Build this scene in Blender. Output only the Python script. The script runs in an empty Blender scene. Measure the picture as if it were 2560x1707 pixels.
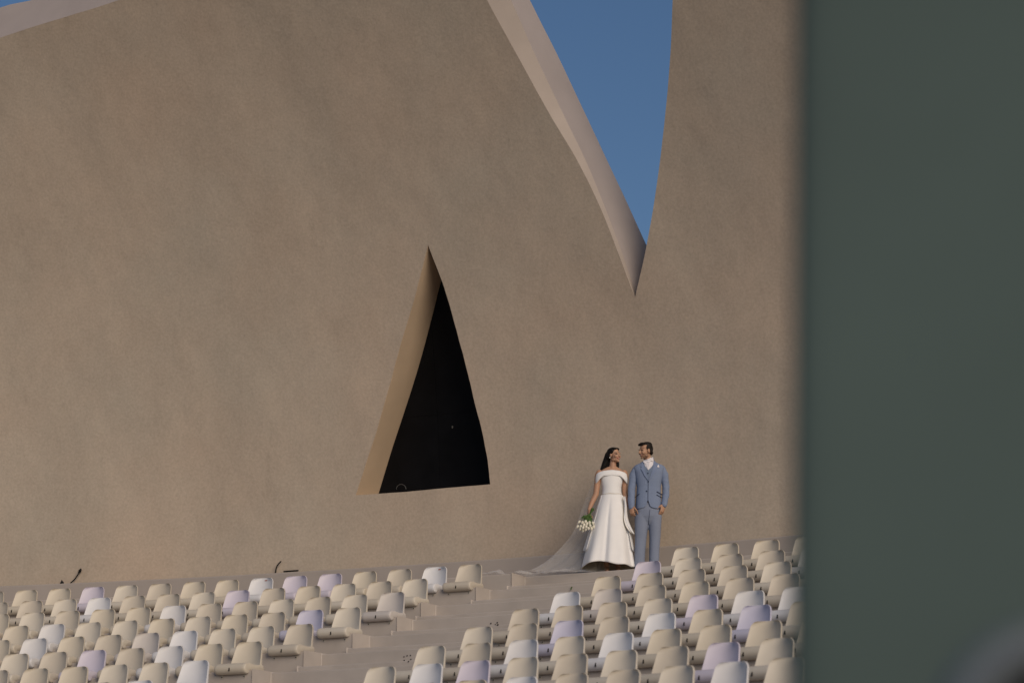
import bpy, bmesh, math, random
from mathutils import Vector, Matrix, noise
from mathutils.geometry import delaunay_2d_cdt
from mathutils.bvhtree import BVHTree

rnd = random.Random(7)
scene = bpy.context.scene
C = scene.collection

# ------------------------------------------------------------------ camera
U = 0.56                      # metres per seat pitch of the left block
CAM_H = 1.60
PITCH = 0.2294
FPX = 85.0 / 36.0 * 2560.0
cam_d = bpy.data.cameras.new('camera')
cam_d.lens = 85.0
cam_d.sensor_width = 36.0
cam_d.clip_start = 0.1
cam_d.clip_end = 6000
cam_d.dof.use_dof = True
cam_d.dof.focus_distance = 34.0
cam_d.dof.aperture_fstop = 1.8
cam = bpy.data.objects.new('camera', cam_d)
C.objects.link(cam)
cam.location = (0, 0, CAM_H)
cam.rotation_euler = (math.pi / 2 + PITCH, 0, 0)
scene.camera = cam

# ------------------------------------------------------------------ sky and light
SUN_EL = math.radians(24)
SUN_AZ = math.radians(156)    # clockwise from +Y (view direction): behind the camera, to its right
world = bpy.data.worlds.new('World')
scene.world = world
world.use_nodes = True
wn = world.node_tree
sky = wn.nodes.new('ShaderNodeTexSky')
sky.sky_type = 'NISHITA'
sky.sun_disc = False
sky.sun_elevation = SUN_EL
sky.sun_rotation = SUN_AZ
sky.air_density = 1.0
sky.dust_density = 1.0
sky.ozone_density = 4.7
bg = wn.nodes['Background']
bg.inputs["Strength"].default_value = 0.067
wn.links.new(sky.outputs['Color'], bg.inputs['Color'])

sun_d = bpy.data.lights.new('sun', 'SUN')
sun_d.energy = 2.2
sun_d.angle = math.radians(40)
sun_d.color = (1.0, 0.82, 0.63)
sun = bpy.data.objects.new('sun', sun_d)
C.objects.link(sun)
sv = Vector((math.sin(SUN_AZ) * math.cos(SUN_EL), math.cos(SUN_AZ) * math.cos(SUN_EL), math.sin(SUN_EL)))
sun.rotation_euler = sv.to_track_quat('Z', 'Y').to_euler()
sun.location = (10, -10, 30)

scene.view_settings.view_transform = 'Standard'
scene.view_settings.look = 'None'
scene.view_settings.exposure = -0.18
scene.view_settings.gamma = 1.0
scene.view_settings.use_curve_mapping = False

# ------------------------------------------------------------------ helpers
def M(name, color, rough=0.8, spec=0.3, noise_amt=0.0, noise_scale=5.0, bump=None, attr=None,
      tint=None, sss=0.0, coat=0.0):
    m = bpy.data.materials.new(name)
    m.use_nodes = True
    nt = m.node_tree
    b = nt.nodes['Principled BSDF']
    b.inputs['Roughness'].default_value = rough
    b.inputs['Specular IOR Level'].default_value = spec
    if coat:
        b.inputs['Coat Weight'].default_value = coat
        b.inputs['Coat Roughness'].default_value = 0.25
    if sss:
        b.inputs['Subsurface Weight'].default_value = sss
        b.inputs['Subsurface Radius'].default_value = (0.012, 0.005, 0.003)
    tc = nt.nodes.new('ShaderNodeTexCoord')
    src = None
    if attr:
        a = nt.nodes.new('ShaderNodeAttribute')
        a.attribute_name = attr
        src = a.outputs['Color']
    if noise_amt:
        n = nt.nodes.new('ShaderNodeTexNoise')
        n.inputs['Scale'].default_value = noise_scale
        n.inputs['Detail'].default_value = 5
        nt.links.new(tc.outputs['Object'], n.inputs['Vector'])
        mr = nt.nodes.new('ShaderNodeMapRange')
        mr.inputs['From Min'].default_value = 0.25
        mr.inputs['From Max'].default_value = 0.75
        mr.inputs['To Min'].default_value = 1 - noise_amt
        mr.inputs['To Max'].default_value = 1 + noise_amt
        nt.links.new(n.outputs['Fac'], mr.inputs['Value'])
        mx = nt.nodes.new('ShaderNodeMix')
        mx.data_type = 'RGBA'
        mx.blend_type = 'MULTIPLY'
        mx.inputs[0].default_value = 1
        if src:
            nt.links.new(src, mx.inputs[6])
        else:
            mx.inputs[6].default_value = (*color, 1)
        nt.links.new(mr.outputs['Result'], mx.inputs[7])
        src = mx.outputs[2]
    if src:
        nt.links.new(src, b.inputs['Base Color'])
    else:
        b.inputs['Base Color'].default_value = (*color, 1)
    if bump:
        prev = None
        for sc, dist, st in bump:
            n = nt.nodes.new('ShaderNodeTexNoise')
            n.inputs['Scale'].default_value = sc
            n.inputs['Detail'].default_value = 4
            n.inputs['Roughness'].default_value = 0.6
            nt.links.new(tc.outputs['Object'], n.inputs['Vector'])
            bp = nt.nodes.new('ShaderNodeBump')
            bp.inputs['Distance'].default_value = dist
            bp.inputs["Strength"].default_value = 0.067
            nt.links.new(n.outputs['Fac'], bp.inputs['Height'])
            if prev:
                nt.links.new(prev.outputs['Normal'], bp.inputs['Normal'])
            prev = bp
        nt.links.new(prev.outputs['Normal'], b.inputs['Normal'])
    return m

def wall_material():
    m = bpy.data.materials.new('stucco')
    m.use_nodes = True
    nt = m.node_tree
    b = nt.nodes['Principled BSDF']
    b.inputs['Roughness'].default_value = 0.92
    b.inputs['Specular IOR Level'].default_value = 0.15
    tc = nt.nodes.new('ShaderNodeTexCoord')
    def nz(scale, detail, vec=(1, 1, 1), rot=0.0, rough=0.55):
        mp = nt.nodes.new('ShaderNodeMapping')
        mp.inputs['Scale'].default_value = vec
        mp.inputs['Rotation'].default_value = (0, rot, 0)
        nt.links.new(tc.outputs['Object'], mp.inputs['Vector'])
        n = nt.nodes.new('ShaderNodeTexNoise')
        n.inputs['Scale'].default_value = scale
        n.inputs['Detail'].default_value = detail
        n.inputs['Roughness'].default_value = rough
        nt.links.new(mp.outputs['Vector'], n.inputs['Vector'])
        return n.outputs['Fac']
    def mr(fac, a, c, lo=0.3, hi=0.7):
        x = nt.nodes.new('ShaderNodeMapRange')
        x.inputs['From Min'].default_value = lo
        x.inputs['From Max'].default_value = hi
        x.inputs['To Min'].default_value = a
        x.inputs['To Max'].default_value = c
        nt.links.new(fac, x.inputs['Value'])
        return x.outputs['Result']
    def mul(col, fac):
        mx = nt.nodes.new('ShaderNodeMix')
        mx.data_type = 'RGBA'
        mx.blend_type = 'MULTIPLY'
        mx.inputs[0].default_value = 1
        nt.links.new(col, mx.inputs[6])
        nt.links.new(fac, mx.inputs[7])
        return mx.outputs[2]
    rgb = nt.nodes.new('ShaderNodeMix')
    rgb.data_type = 'RGBA'
    rgb.inputs[6].default_value = (0.505, 0.405, 0.318, 1)
    rgb.inputs[7].default_value = (0.475, 0.41, 0.335, 1)
    nt.links.new(mr(nz(0.35, 4), 0, 1), rgb.inputs[0])
    col = rgb.outputs[2]
    col = mul(col, mr(nz(0.9, 6, (1, 1, 0.45), 0.5), 0.93, 1.04))
    col = mul(col, mr(nz(2.6, 8, (1, 1, 0.35), 0.2, 0.7), 1.0, 0.86, 0.60, 0.78))
    col = mul(col, mr(nz(5.0, 5, (1, 1, 0.6), 0.6), 0.965, 1.03))
    col = mul(col, mr(nz(26.0, 4), 0.91, 1.07))
    col = mul(col, mr(nz(7.0, 2, (1, 1, 0.55)), 1.0, 0.72, 0.755, 0.86))
    nt.links.new(col, b.inputs['Base Color'])
    prev = None
    for fac, dist, st in ((nz(1.8, 5, (1, 1, 0.5), 0.6), 0.04, 0.25), (nz(5, 6, (1, 1, 0.75), 0.5, 0.62), 0.05, 0.4), (mr(nz(13, 4, (1, 1, 0.8), 0.4, 0.6), 0, 1, 0.45, 0.75), 0.02, 0.45),
                          (nz(28, 5, rough=0.7), 0.02, 0.5)):
        bp = nt.nodes.new('ShaderNodeBump')
        bp.inputs['Distance'].default_value = dist
        bp.inputs["Strength"].default_value = 0.067
        nt.links.new(fac, bp.inputs['Height'])
        if prev:
            nt.links.new(prev.outputs['Normal'], bp.inputs['Normal'])
        prev = bp
    nt.links.new(prev.outputs['Normal'], b.inputs['Normal'])
    return m

def mesh_obj(name, verts, faces, mat, parent=None, smooth=False):
    me = bpy.data.meshes.new(name)
    me.from_pydata([tuple(v) for v in verts], [], faces)
    me.validate()
    bm = bmesh.new(); bm.from_mesh(me)
    bmesh.ops.recalc_face_normals(bm, faces=bm.faces)
    bm.to_mesh(me); bm.free()
    if smooth:
        for p in me.polygons:
            p.use_smooth = True
    me.materials.append(mat)
    o = bpy.data.objects.new(name, me)
    C.objects.link(o)
    if parent:
        o.parent = parent
    return o

def bm_obj(name, bm, mat, parent=None, smooth=False, loc=None):
    me = bpy.data.meshes.new(name)
    bmesh.ops.recalc_face_normals(bm, faces=bm.faces)
    bm.to_mesh(me); bm.free()
    if smooth:
        for p in me.polygons:
            p.use_smooth = True
    if mat:
        me.materials.append(mat)
    o = bpy.data.objects.new(name, me)
    C.objects.link(o)
    if parent:
        o.parent = parent
    if loc:
        o.location = loc
    return o

def empty(name, loc=(0, 0, 0), rz=0.0):
    o = bpy.data.objects.new(name, None)
    C.objects.link(o)
    o.location = loc
    o.rotation_euler = (0, 0, rz)
    o.empty_display_size = 0.1
    return o

def tag(o, label=None, cat=None, group=None, kind=None):
    if label: o['label'] = label
    if cat: o['category'] = cat
    if group: o['group'] = group
    if kind: o['kind'] = kind
    return o

def bake(o, mods):
    """evaluate modifiers given as (type, dict) and keep the resulting mesh"""
    for t, kw in mods:
        md = o.modifiers.new(t.lower(), t)
        for k, v in kw.items():
            setattr(md, k, v)
    dg = bpy.context.evaluated_depsgraph_get()
    dg.update()
    me = bpy.data.meshes.new_from_object(o.evaluated_get(dg))
    o.modifiers.clear()
    old = o.data
    o.data = me
    if old.materials and not me.materials:
        me.materials.append(old.materials[0])
    bpy.data.meshes.remove(old)
    return o

# ------------------------------------------------------------------ plan of the arena (arcs round one centre)
R1 = 80.1171 * U; D = 1.8782 * U; H = 0.5577 * U
CX, CY = -37.1246 * U, -9.8159 * U
ZC = 8.806 * U + CAM_H
AL = [0.4836, 0.4836, 0.4775, 0.4834, 0.4829, 0.4818, 0.4809, 0.4801]     # angle of the aisle-side seat corner, left block, per row
AR = [0.5592, 0.5592, 0.5592, 0.5594, 0.5600, 0.5619, 0.5628, 0.5647, 0.5670]
def al(j): return AL[j] if j < len(AL) else 0.4801 - 0.0006 * (j - 7)
def ar(j): return AR[j] if j < len(AR) else 0.5670 + 0.0021 * (j - 8)
def rb(j): return R1 - j * D - 0.6 * U           # radius of a bench's front face
def zb(j): return ZC - j * H - 0.66 * U          # level of a bench top
def pol(r, a, z): return Vector((CX + r * math.sin(a), CY + r * math.cos(a), z))
def ray(px, py):
    u = (px - 1280) / FPX; v = (853.5 - py) / FPX
    return Vector((u, math.cos(PITCH) - v * math.sin(PITCH), math.sin(PITCH) + v * math.cos(PITCH)))
def on_cyl(px, py, r, lean=None):
    """angle and height where a line of sight meets the arc of radius r (less the wall's forward curl, if given)"""
    d = ray(px, py)
    rr = r
    for _ in range(12 if lean else 1):
        a = d.x ** 2 + d.y ** 2; b = -2 * (d.x * CX + d.y * CY); c = CX * CX + CY * CY - rr * rr
        t = (-b + math.sqrt(b * b - 4 * a * c)) / 2 / a
        p = d * t
        if lean:
            rr = 0.5 * rr + 0.5 * (r - lean(p.z + CAM_H))
    return math.atan2(p.x - CX, p.y - CY), p.z + CAM_H
EDGE0 = rb(0) + 0.68 * U                          # front edge of the walkway in the aisle
RW = R1 + 2.1 * U                                 # front face of the wall
T = 0.62
Z0 = zb(0)
GROUND = 0.0
def curl(z):                                      # the shell leans over the seats towards its top
    t = max(0.0, z - Z0 - 1.0)
    return 0.034 * t * t

# ------------------------------------------------------------------ materials
stucco = wall_material()
lip_m = M('lip_lit_tone', (0.50, 0.43, 0.38), 0.85, 0.2, 0.06, 2.0, bump=[(25, 0.006, 0.3)])  # lighter copy of the edge colour; light caught by the chamfer is painted in
reveal_m = M('reveal_warm_lit', (0.50, 0.385, 0.275), 0.85, 0.2, 0.10, 1.2, bump=[(20, 0.008, 0.35)])  # warm light on the right-facing reveal, painted into the wall colour
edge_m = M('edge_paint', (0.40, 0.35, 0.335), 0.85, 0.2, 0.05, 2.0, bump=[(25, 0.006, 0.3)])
concrete = M('painted_concrete', (0.455, 0.41, 0.375), 0.85, 0.2, 0.10, 2.5, bump=[(6, 0.02, 0.15), (60, 0.004, 0.25)])
plinth_m = M('plinth_paint', (0.375, 0.335, 0.31), 0.85, 0.2, 0.06, 2.0, bump=[(40, 0.004, 0.3)])
black = M('black_matt', (0.008, 0.008, 0.008), 0.6, 0.2)
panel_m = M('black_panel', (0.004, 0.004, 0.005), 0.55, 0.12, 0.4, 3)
ground_m = M('ground_paving', (0.10, 0.095, 0.085), 0.9, 0.2, 0.2, 0.6, bump=[(3, 0.02, 0.3)])

# ------------------------------------------------------------------ ground
s = 2500
g = mesh_obj('ground', [(-s, -s, GROUND), (s, -s, GROUND), (s, s, GROUND), (-s, s, GROUND)], [(0, 1, 2, 3)], ground_m)
tag(g, kind='structure')

# ------------------------------------------------------------------ grandstand of stepped benches
def arc_block(bm, r0, r1, a0, a1, z0, z1, step=0.45):
    n = max(1, int((a1 - a0) * r1 / step))
    rows = []
    for i in range(n + 1):
        a = a0 + (a1 - a0) * i / n
        rows.append([bm.verts.new(pol(r, a, z)) for r, z in ((r0, z0), (r0, z1), (r1, z1), (r1, z0))])
    for p, q in zip(rows, rows[1:]):
        for k in range(4):
            bm.faces.new((p[k], p[(k + 1) % 4], q[(k + 1) % 4], q[k]))
    bm.faces.new(rows[0]); bm.faces.new(rows[-1][::-1])

stand = empty('grandstand', pol(rb(10), 0.5, GROUND))
tag(stand, 'stepped beige concrete grandstand with curved bench rows and a central stair aisle', 'grandstand')
stand_inv = Matrix.Translation(-stand.location)
NROW = 19
H2 = 0.2 * U
def part_arc(name, *args, bevel=0.012):
    bm = bmesh.new()
    arc_block(bm, *args)
    bmesh.ops.transform(bm, matrix=stand_inv, verts=bm.verts)
    if bevel:
        sharp = [e for e in bm.edges if len(e.link_faces) == 2 and e.calc_face_angle(0) > 0.6]
        bmesh.ops.bevel(bm, geom=sharp, offset=bevel, segments=2, affect='EDGES', profile=0.5)
    return bm_obj(name, bm, concrete, stand)
for j in range(0, NROW):
    back = rb(j - 1) if j else RW + T + 0.4
    eL = al(j) + 0.17 * U / rb(j)
    eR = ar(j) - 0.86 * U / rb(j)
    low = max(zb(j) - H - 0.35, GROUND - 0.1)
    bv = 0.012 if j < 11 else 0
    part_arc('concrete_bench', rb(j), back - (0.002 if j else 0), eL - 22.0 / rb(j), eL, low, zb(j), bevel=bv)
    part_arc('concrete_bench', rb(j), back - (0.002 if j else 0), eR, eR + 15.0 / rb(j), low, zb(j), bevel=bv)
    e0, e1 = eL + 0.003 / rb(j), eR - 0.003 / rb(j)
    fA = rb(j) + 0.68 * U
    fB = fA - D / 2
    part_arc('aisle_step', fA, back + (0.68 * U - 0.002 if j else 0), e0, e1, zb(j) - H + H2 - 0.12, zb(j) - 0.002, bevel=bv)
    part_arc('aisle_step', fB, fA + 0.1, e0, e1, low, zb(j) - H + H2, bevel=bv)

# ------------------------------------------------------------------ the great wall with its petal edges and window
def disp(a, z):
    x = a * RW
    v = noise.noise(Vector((x * 0.55 + z * 0.25, z * 0.45, 3.1))) * 0.018
    v += noise.noise(Vector((x * 1.6 + z * 0.9, z * 0.9 - x * 0.5, 8.4))) * 0.007
    v += noise.noise(Vector((x * 4.0 + z * 1.5, z * 2.6 - x, 1.7))) * 0.006
    return v
def spline(pts, n):
    """Catmull-Rom through the points, n samples by arc length"""
    P = [Vector(p) for p in pts]
    P = [2 * P[0] - P[1]] + P + [2 * P[-1] - P[-2]]
    out = []
    for i in range(1, len(P) - 2):
        for k in range(24):
            t = k / 24
            p0, p1, p2, p3 = P[i - 1:i + 3]
            out.append(0.5 * ((2 * p1) + (p2 - p0) * t + (2 * p0 - 5 * p1 + 4 * p2 - p3) * t * t
                              + (3 * p1 - p0 - 3 * p2 + p3) * t ** 3))
    out.append(P[-2])
    L = [0]
    for a, b in zip(out, out[1:]):
        L.append(L[-1] + (b - a).length)
    res = []
    k = 0
    for i in range(n):
        d = L[-1] * i / (n - 1)
        while k < len(L) - 2 and L[k + 1] < d:
            k += 1
        f = (d - L[k]) / max(1e-9, L[k + 1] - L[k])
        res.append(out[k].lerp(out[k + 1], min(1, f)))
    return res
def az(pts, r): return [on_cyl(p[0], p[1], r, curl) for p in pts]

topL_f = spline([(-1500, 900), (-1100, 655), (-600, 360), (-300, 207), (0, 95), (150, 47), (300, 0), (600, -108), (850, -215), (1060, -330)], 120)
topL_b = spline([(-1440, 830), (-1060, 580), (-600, 280), (-300, 128), (0, 20), (82, 0), (300, -70), (600, -178), (880, -300), (1120, -420)], 120)
v_f = spline([(1060, -330), (1140, -155), (1217, 0), (1295, 142), (1374, 285), (1444, 403), (1500, 517), (1547, 635), (1588, 745)], 90)
v_c = spline([(1100, -360), (1196, -165), (1277, 0), (1338, 138), (1408, 285), (1465, 403), (1512, 517), (1556, 635), (1592, 740)], 90)
v_b = spline([(1120, -420), (1240, -165), (1324, 0), (1354, 60), (1394, 139), (1439, 234), (1481, 323), (1528, 423), (1563, 497), (1588, 552), (1618, 617), (1690, 770)], 90)
r_f = spline([(1588, 745), (1602, 685), (1620, 597), (1643, 448), (1661.6, 298), (1675, 149), (1682, 0), (1686, -200), (1700, -420),
              (1800, -640), (2100, -800), (2600, -880), (3300, -900)], 120)
WB = Z0 - 0.3
def dense(a, b, n): return [(a[0] + (b[0] - a[0]) * i / n, a[1] + (b[1] - a[1]) * i / n) for i in range(n)]
F_top, B_top = az(topL_f, RW), az(topL_b, RW + T)
TC = T * 0.22
F_v, C_v, B_v = az(v_f, RW), az(v_c, RW + TC), az(v_b, RW + T)
F_r = az(r_f, RW)
# below the lip the two shells run into one another: no back edge may pass its front one
B_v = [(min(b[0], F_r[0][0] + 0.022), b[1]) for b in B_v]
aL0, aR0 = F_top[0][0], F_r[-1][0]
left_edge = dense((aL0, WB), F_top[0], 40)
right_edge = dense(F_r[-1], (aR0, WB), 40)
bottom = dense((aR0, WB), (aL0, WB), 150)
front_outline = left_edge + F_top[:-1] + F_v[:-1] + F_r[:-1] + right_edge + bottom
B_r = [(max(p[0], B_v[-1][0]), p[1]) for p in F_r]
back_outline = dense((aL0, WB), B_top[0], 20) + B_top + B_v[1:] + [q for q in B_r if q[1] > B_v[-1][1]] + dense(B_r[-1], (aR0, WB), 20)[1:] + bottom

# window outlines
w_right = spline([(1070, 612), (1084, 650), (1103, 698), (1128, 781), (1157, 883), (1186, 1002), (1206, 1084), (1219, 1156), (1225, 1210)], 40)
w_bot = spline([(1225, 1210), (1130, 1218), (1010, 1229), (889, 1237)], 20)
w_left = spline([(889, 1237), (918, 1147), (945, 1066), (974, 964), (1003, 857), (1030, 767), (1052, 683), (1070, 612)], 40)
w_left_b = spline([(945, 1238), (978, 1129), (1003, 1053), (1032, 964), (1056, 883), (1083, 781), (1103, 700), (1122, 622)], 40)
WF_r, WF_b, WF_l = az(w_right, RW), az(w_bot, RW), az(w_left, RW)
WB_l = az(w_left_b, RW + T)
def rough_edge(pts, amp, seed):
    out = []
    for a, z in pts:
        k = noise.noise(Vector((a * RW * 5, z * 5, seed))) + 0.6 * noise.noise(Vector((a * RW * 14, z * 14, seed)))
        out.append((a + amp * k / RW, z + amp * 0.5 * k))
    return out
win_f = WF_r[:-1] + WF_b[:-1] + WF_l[:-1]
win_b = WF_r[:-1] + [(p[0] if p[0] > WB_l[0][0] else WB_l[0][0], p[1]) for p in WF_b[:-1]] + WB_l[:-1]
win_f = [win_f[0]] + rough_edge(win_f[1:], 0.005, 4.4)

def inside(p, poly):
    c = False
    n = len(poly)
    j = n - 1
    for i in range(n):
        (xi, yi), (xj, yj) = poly[i], poly[j]
        if (yi > p[1]) != (yj > p[1]) and p[0] < (xj - xi) * (p[1] - yi) / (yj - yi) + xi:
            c = not c
        j = i
    return c
def sheet(outline, hole, r, spacing, use_disp):
    P = [(a * RW, z) for a, z in outline]
    Hh = [(a * RW, z) for a, z in hole]
    pts = [Vector(p) for p in P] + [Vector(p) for p in Hh]
    ed = [(i, (i + 1) % len(P)) for i in range(len(P))]
    o = len(P)
    ed += [(o + i, o + (i + 1) % len(Hh)) for i in range(len(Hh))]
    x0, x1 = min(p[0] for p in P), max(p[0] for p in P)
    z0, z1 = min(p[1] for p in P), max(p[1] for p in P)
    if spacing:
        nx, nz = int((x1 - x0) / spacing), int((z1 - z0) / spacing)
        for i in range(1, nx):
            for k in range(1, nz):
                pts.append(Vector((x0 + (i + 0.5 * (k % 2)) * spacing, z0 + k * spacing)))
    v, e, f, *_ = delaunay_2d_cdt(pts, ed, [], 0, 1e-5)
    keep = []
    for t in f:
        c = (sum(v[i].x for i in t) / 3, sum(v[i].y for i in t) / 3)
        if inside(c, P) and not inside(c, Hh):
            keep.append(t)
    used = sorted({i for t in keep for i in t})
    mp = {i: n for n, i in enumerate(used)}
    vs = []
    for i in used:
        a, z = v[i].x / RW, v[i].y
        vs.append(pol(r - curl(z) - (disp(a, z) if use_disp else 0), a, z))
    return vs, [tuple(mp[i] for i in t) for t in keep]

wall = empty('curved_wall', pol(RW, 0.5, Z0))
tag(wall, 'tall curved beige stucco wall with petal shaped top edges behind the seats', 'wall')
wl = wall.location
def wpart(name, vs, fs, mat, smooth=True):
    return mesh_obj(name, [Vector(v) - wl for v in vs], fs, mat, wall, smooth)
def strip(lines):
    """quads between consecutive 3-D polylines of equal length"""
    vs, fs = [], []
    n = len(lines[0])
    for l in lines:
        vs += l
    for k in range(len(lines) - 1):
        for i in range(n - 1):
            a = k * n + i
            fs.append((a, a + 1, a + n + 1, a + n))
    return vs, fs
def f3(pts): return [pol(RW - curl(z) - disp(a, z), a, z) for a, z in pts]
def b3(pts, r): return [pol(r - curl(z), a, z) for a, z in pts]

vs, fs = sheet(front_outline, win_f, RW, 0.115, True)
wpart('stucco_face', vs, fs, stucco)
vs, fs = sheet(back_outline, win_b, RW + T, 0.5, False)
wpart('rear_face', vs, fs, stucco, False)
mid_top = [((a[0] + b[0]) / 2, a[1] + (b[1] - a[1]) * 0.5) for a, b in zip(F_top, B_top)]
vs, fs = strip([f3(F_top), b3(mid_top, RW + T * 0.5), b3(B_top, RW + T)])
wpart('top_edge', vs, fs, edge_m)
# lip of the gap: a chamfer in front, then the thickness of the shell
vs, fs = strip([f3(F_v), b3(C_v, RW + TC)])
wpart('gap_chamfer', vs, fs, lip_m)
m1 = [(c[0] + (b[0] - c[0]) * .35, c[1] + (b[1] - c[1]) * .35) for c, b in zip(C_v, B_v)]
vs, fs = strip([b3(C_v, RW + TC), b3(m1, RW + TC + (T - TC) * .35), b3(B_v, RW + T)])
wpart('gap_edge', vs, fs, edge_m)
vs, fs = strip([f3(F_r), b3(F_r, RW + T)])
wpart('gap_edge', vs, fs, stucco)
wl_f = [win_f[i] for i in range(len(win_f) - len(WF_l) + 1, len(win_f))] + [win_f[0]]
n = len(wl_f)
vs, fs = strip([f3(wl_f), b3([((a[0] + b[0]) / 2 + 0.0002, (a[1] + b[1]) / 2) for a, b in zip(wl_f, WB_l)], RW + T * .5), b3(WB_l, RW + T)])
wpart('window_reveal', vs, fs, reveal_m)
k0 = len(WF_r) - 1
rr = win_f[:k0 + 1]
vs, fs = strip([f3(rr), b3(rr, RW + T)])
wpart('window_reveal', vs, fs, stucco)
bbf = win_f[k0:k0 + len(WF_b)]
bbb = win_b[k0:k0 + len(WF_b)]
vs, fs = strip([f3(bbf), b3(bbb, RW + T)])
wpart('window_sill', vs, fs, stucco)

# black boards that close the window from inside
def curl_block(bm, r0, r1, a0, a1, z0, z1, na=8, nz=8):
    """thin board that follows the curve of the wall"""
    g = [[[bm.verts.new(pol(r - curl(z0 + (z1 - z0) * k / nz), a0 + (a1 - a0) * i / na, z0 + (z1 - z0) * k / nz))
           for k in range(nz + 1)] for i in range(na + 1)] for r in (r0, r1)]
    for i in range(na):
        for k in range(nz):
            bm.faces.new((g[0][i][k], g[0][i + 1][k], g[0][i + 1][k + 1], g[0][i][k + 1]))
            bm.faces.new((g[1][i][k], g[1][i][k + 1], g[1][i + 1][k + 1], g[1][i + 1][k]))
    for i in range(na):
        for k in (0, nz):
            bm.faces.new((g[0][i][k], g[0][i + 1][k], g[1][i + 1][k], g[1][i][k]))
    for k in range(nz):
        for i in (0, na):
            bm.faces.new((g[0][i][k], g[0][i][k + 1], g[1][i][k + 1], g[1][i][k]))
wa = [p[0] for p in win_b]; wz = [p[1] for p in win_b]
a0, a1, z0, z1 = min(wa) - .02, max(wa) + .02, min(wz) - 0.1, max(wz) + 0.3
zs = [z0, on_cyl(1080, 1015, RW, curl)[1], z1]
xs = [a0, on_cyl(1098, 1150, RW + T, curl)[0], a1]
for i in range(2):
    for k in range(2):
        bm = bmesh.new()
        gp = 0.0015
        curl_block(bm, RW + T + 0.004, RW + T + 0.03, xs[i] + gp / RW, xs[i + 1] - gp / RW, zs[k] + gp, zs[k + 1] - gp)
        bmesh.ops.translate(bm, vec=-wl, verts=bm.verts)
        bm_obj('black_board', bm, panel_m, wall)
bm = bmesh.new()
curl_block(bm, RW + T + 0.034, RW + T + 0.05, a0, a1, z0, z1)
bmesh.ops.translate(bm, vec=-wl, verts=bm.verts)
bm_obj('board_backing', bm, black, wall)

# plinth at the foot of the wall
PL_R = RW - 0.10
PL_Z = sum(on_cyl(x, y, PL_R)[1] for x, y in ((330, 1447), (660, 1433), (1105, 1411), (1678, 1361), (1977, 1336))) / 5
bm = bmesh.new()
arc_block(bm, PL_R, RW + 0.05, aL0 + 0.002, aR0 - 0.002, Z0 - 0.05, PL_Z)
bmesh.ops.translate(bm, vec=-wl, verts=bm.verts)
sharp = [e for e in bm.edges if len(e.link_faces) == 2 and e.calc_face_angle(0) > 0.6]
bmesh.ops.bevel(bm, geom=sharp, offset=0.02, segments=2, affect='EDGES', profile=0.5)
bm_obj('plinth', bm, plinth_m, wall)

# ------------------------------------------------------------------ plastic seats
def seat_mat(name, c):
    return M(name, c, 0.42, 0.4, 0.035, 9, bump=[(5, 0.01, 0.08)])
SEAT_M = {
    'cream': [seat_mat('cream_plastic', (0.595, 0.535, 0.44)), seat_mat('cream_plastic', (0.555, 0.50, 0.42)), seat_mat('cream_plastic', (0.615, 0.565, 0.485))],
    'white': [seat_mat('white_plastic', (0.70, 0.70, 0.72)), seat_mat('white_plastic', (0.675, 0.665, 0.67))],
    'lilac': [seat_mat('lilac_plastic', (0.60, 0.56, 0.65)), seat_mat('lilac_plastic', (0.54, 0.53, 0.65))],
    'grey': [seat_mat('greyish_plastic', (0.57, 0.53, 0.50))],
}
slot_m = M('slot_dark', (0.02, 0.017, 0.015), 0.8, 0.1)
metal_m = M('bolt_metal', (0.45, 0.42, 0.37), 0.5, 0.5)
red_m = M('red_sticker', (0.35, 0.12, 0.09), 0.6, 0.2)

def seat_base_mesh():
    """moulded pan: rounded roll in front, dished pan, skirts that stand on the bench"""
    RC, RR = Vector((-0.030, 0.020)), 0.066
    sec = []
    sec.append((0.312, 0.002)); sec.append((0.322, 0.055)); sec.append((0.308, 0.084))
    for y, z in ((0.275, 0.074), (0.235, 0.065), (0.18, 0.062), (0.12, 0.064), (0.07, 0.072), (0.02, 0.0855)):
        sec.append((y, z))
    top_i = (2, 9)
    for k in range(11):
        t = math.radians(92 + k * 19)
        sec.append((RC.x + RR * math.cos(t), RC.y + RR * math.sin(t)))
    sec.append((0.002, -0.020)); sec.append((0.006, 0.002)); sec.append((0.15, 0.002))
    cy, cz = 0.12, 0.035
    W = 0.217
    st = [(-W, 0.80), (-W + .006, 0.90), (-W + .018, 0.97), (-W + .04, 1.0)] + [(-0.172 + 0.344 * i / 8, 1.0) for i in range(9)]
    st += [(W - .04, 1.0), (W - .018, 0.97), (W - .006, 0.90), (W, 0.80)]
    vs, fs = [], []
    n = len(sec)
    for x, k in st:
        for i, (y, z) in enumerate(sec):
            if i >= 9 and i < 20:            # round the ends of the roll about its own axis
                yy = RC.x + (y - RC.x) * k; zz = RC.y + (z - RC.y) * k
            else:
                yy = y; zz = z - (1 - k) * 0.05 if z > 0.03 else z
            if 3 <= i <= 8:
                zz -= 0.022 * (1 - (x / W) ** 2) * math.sin(math.pi * (i - 2) / 7)
                zz += 0.024 * abs(x / W) ** 6 * math.sin(math.pi * (9 - i) / 9)
            vs.append((x, yy, zz))
    for s_ in range(len(st) - 1):
        for i in range(n):
            a = s_ * n + i; b = s_ * n + (i + 1) % n
            fs.append((a, b, b + n, a + n))
    fs.append(tuple(range(n))); fs.append(tuple(range((len(st) - 1) * n, len(st) * n))[::-1])
    return vs, fs
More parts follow.
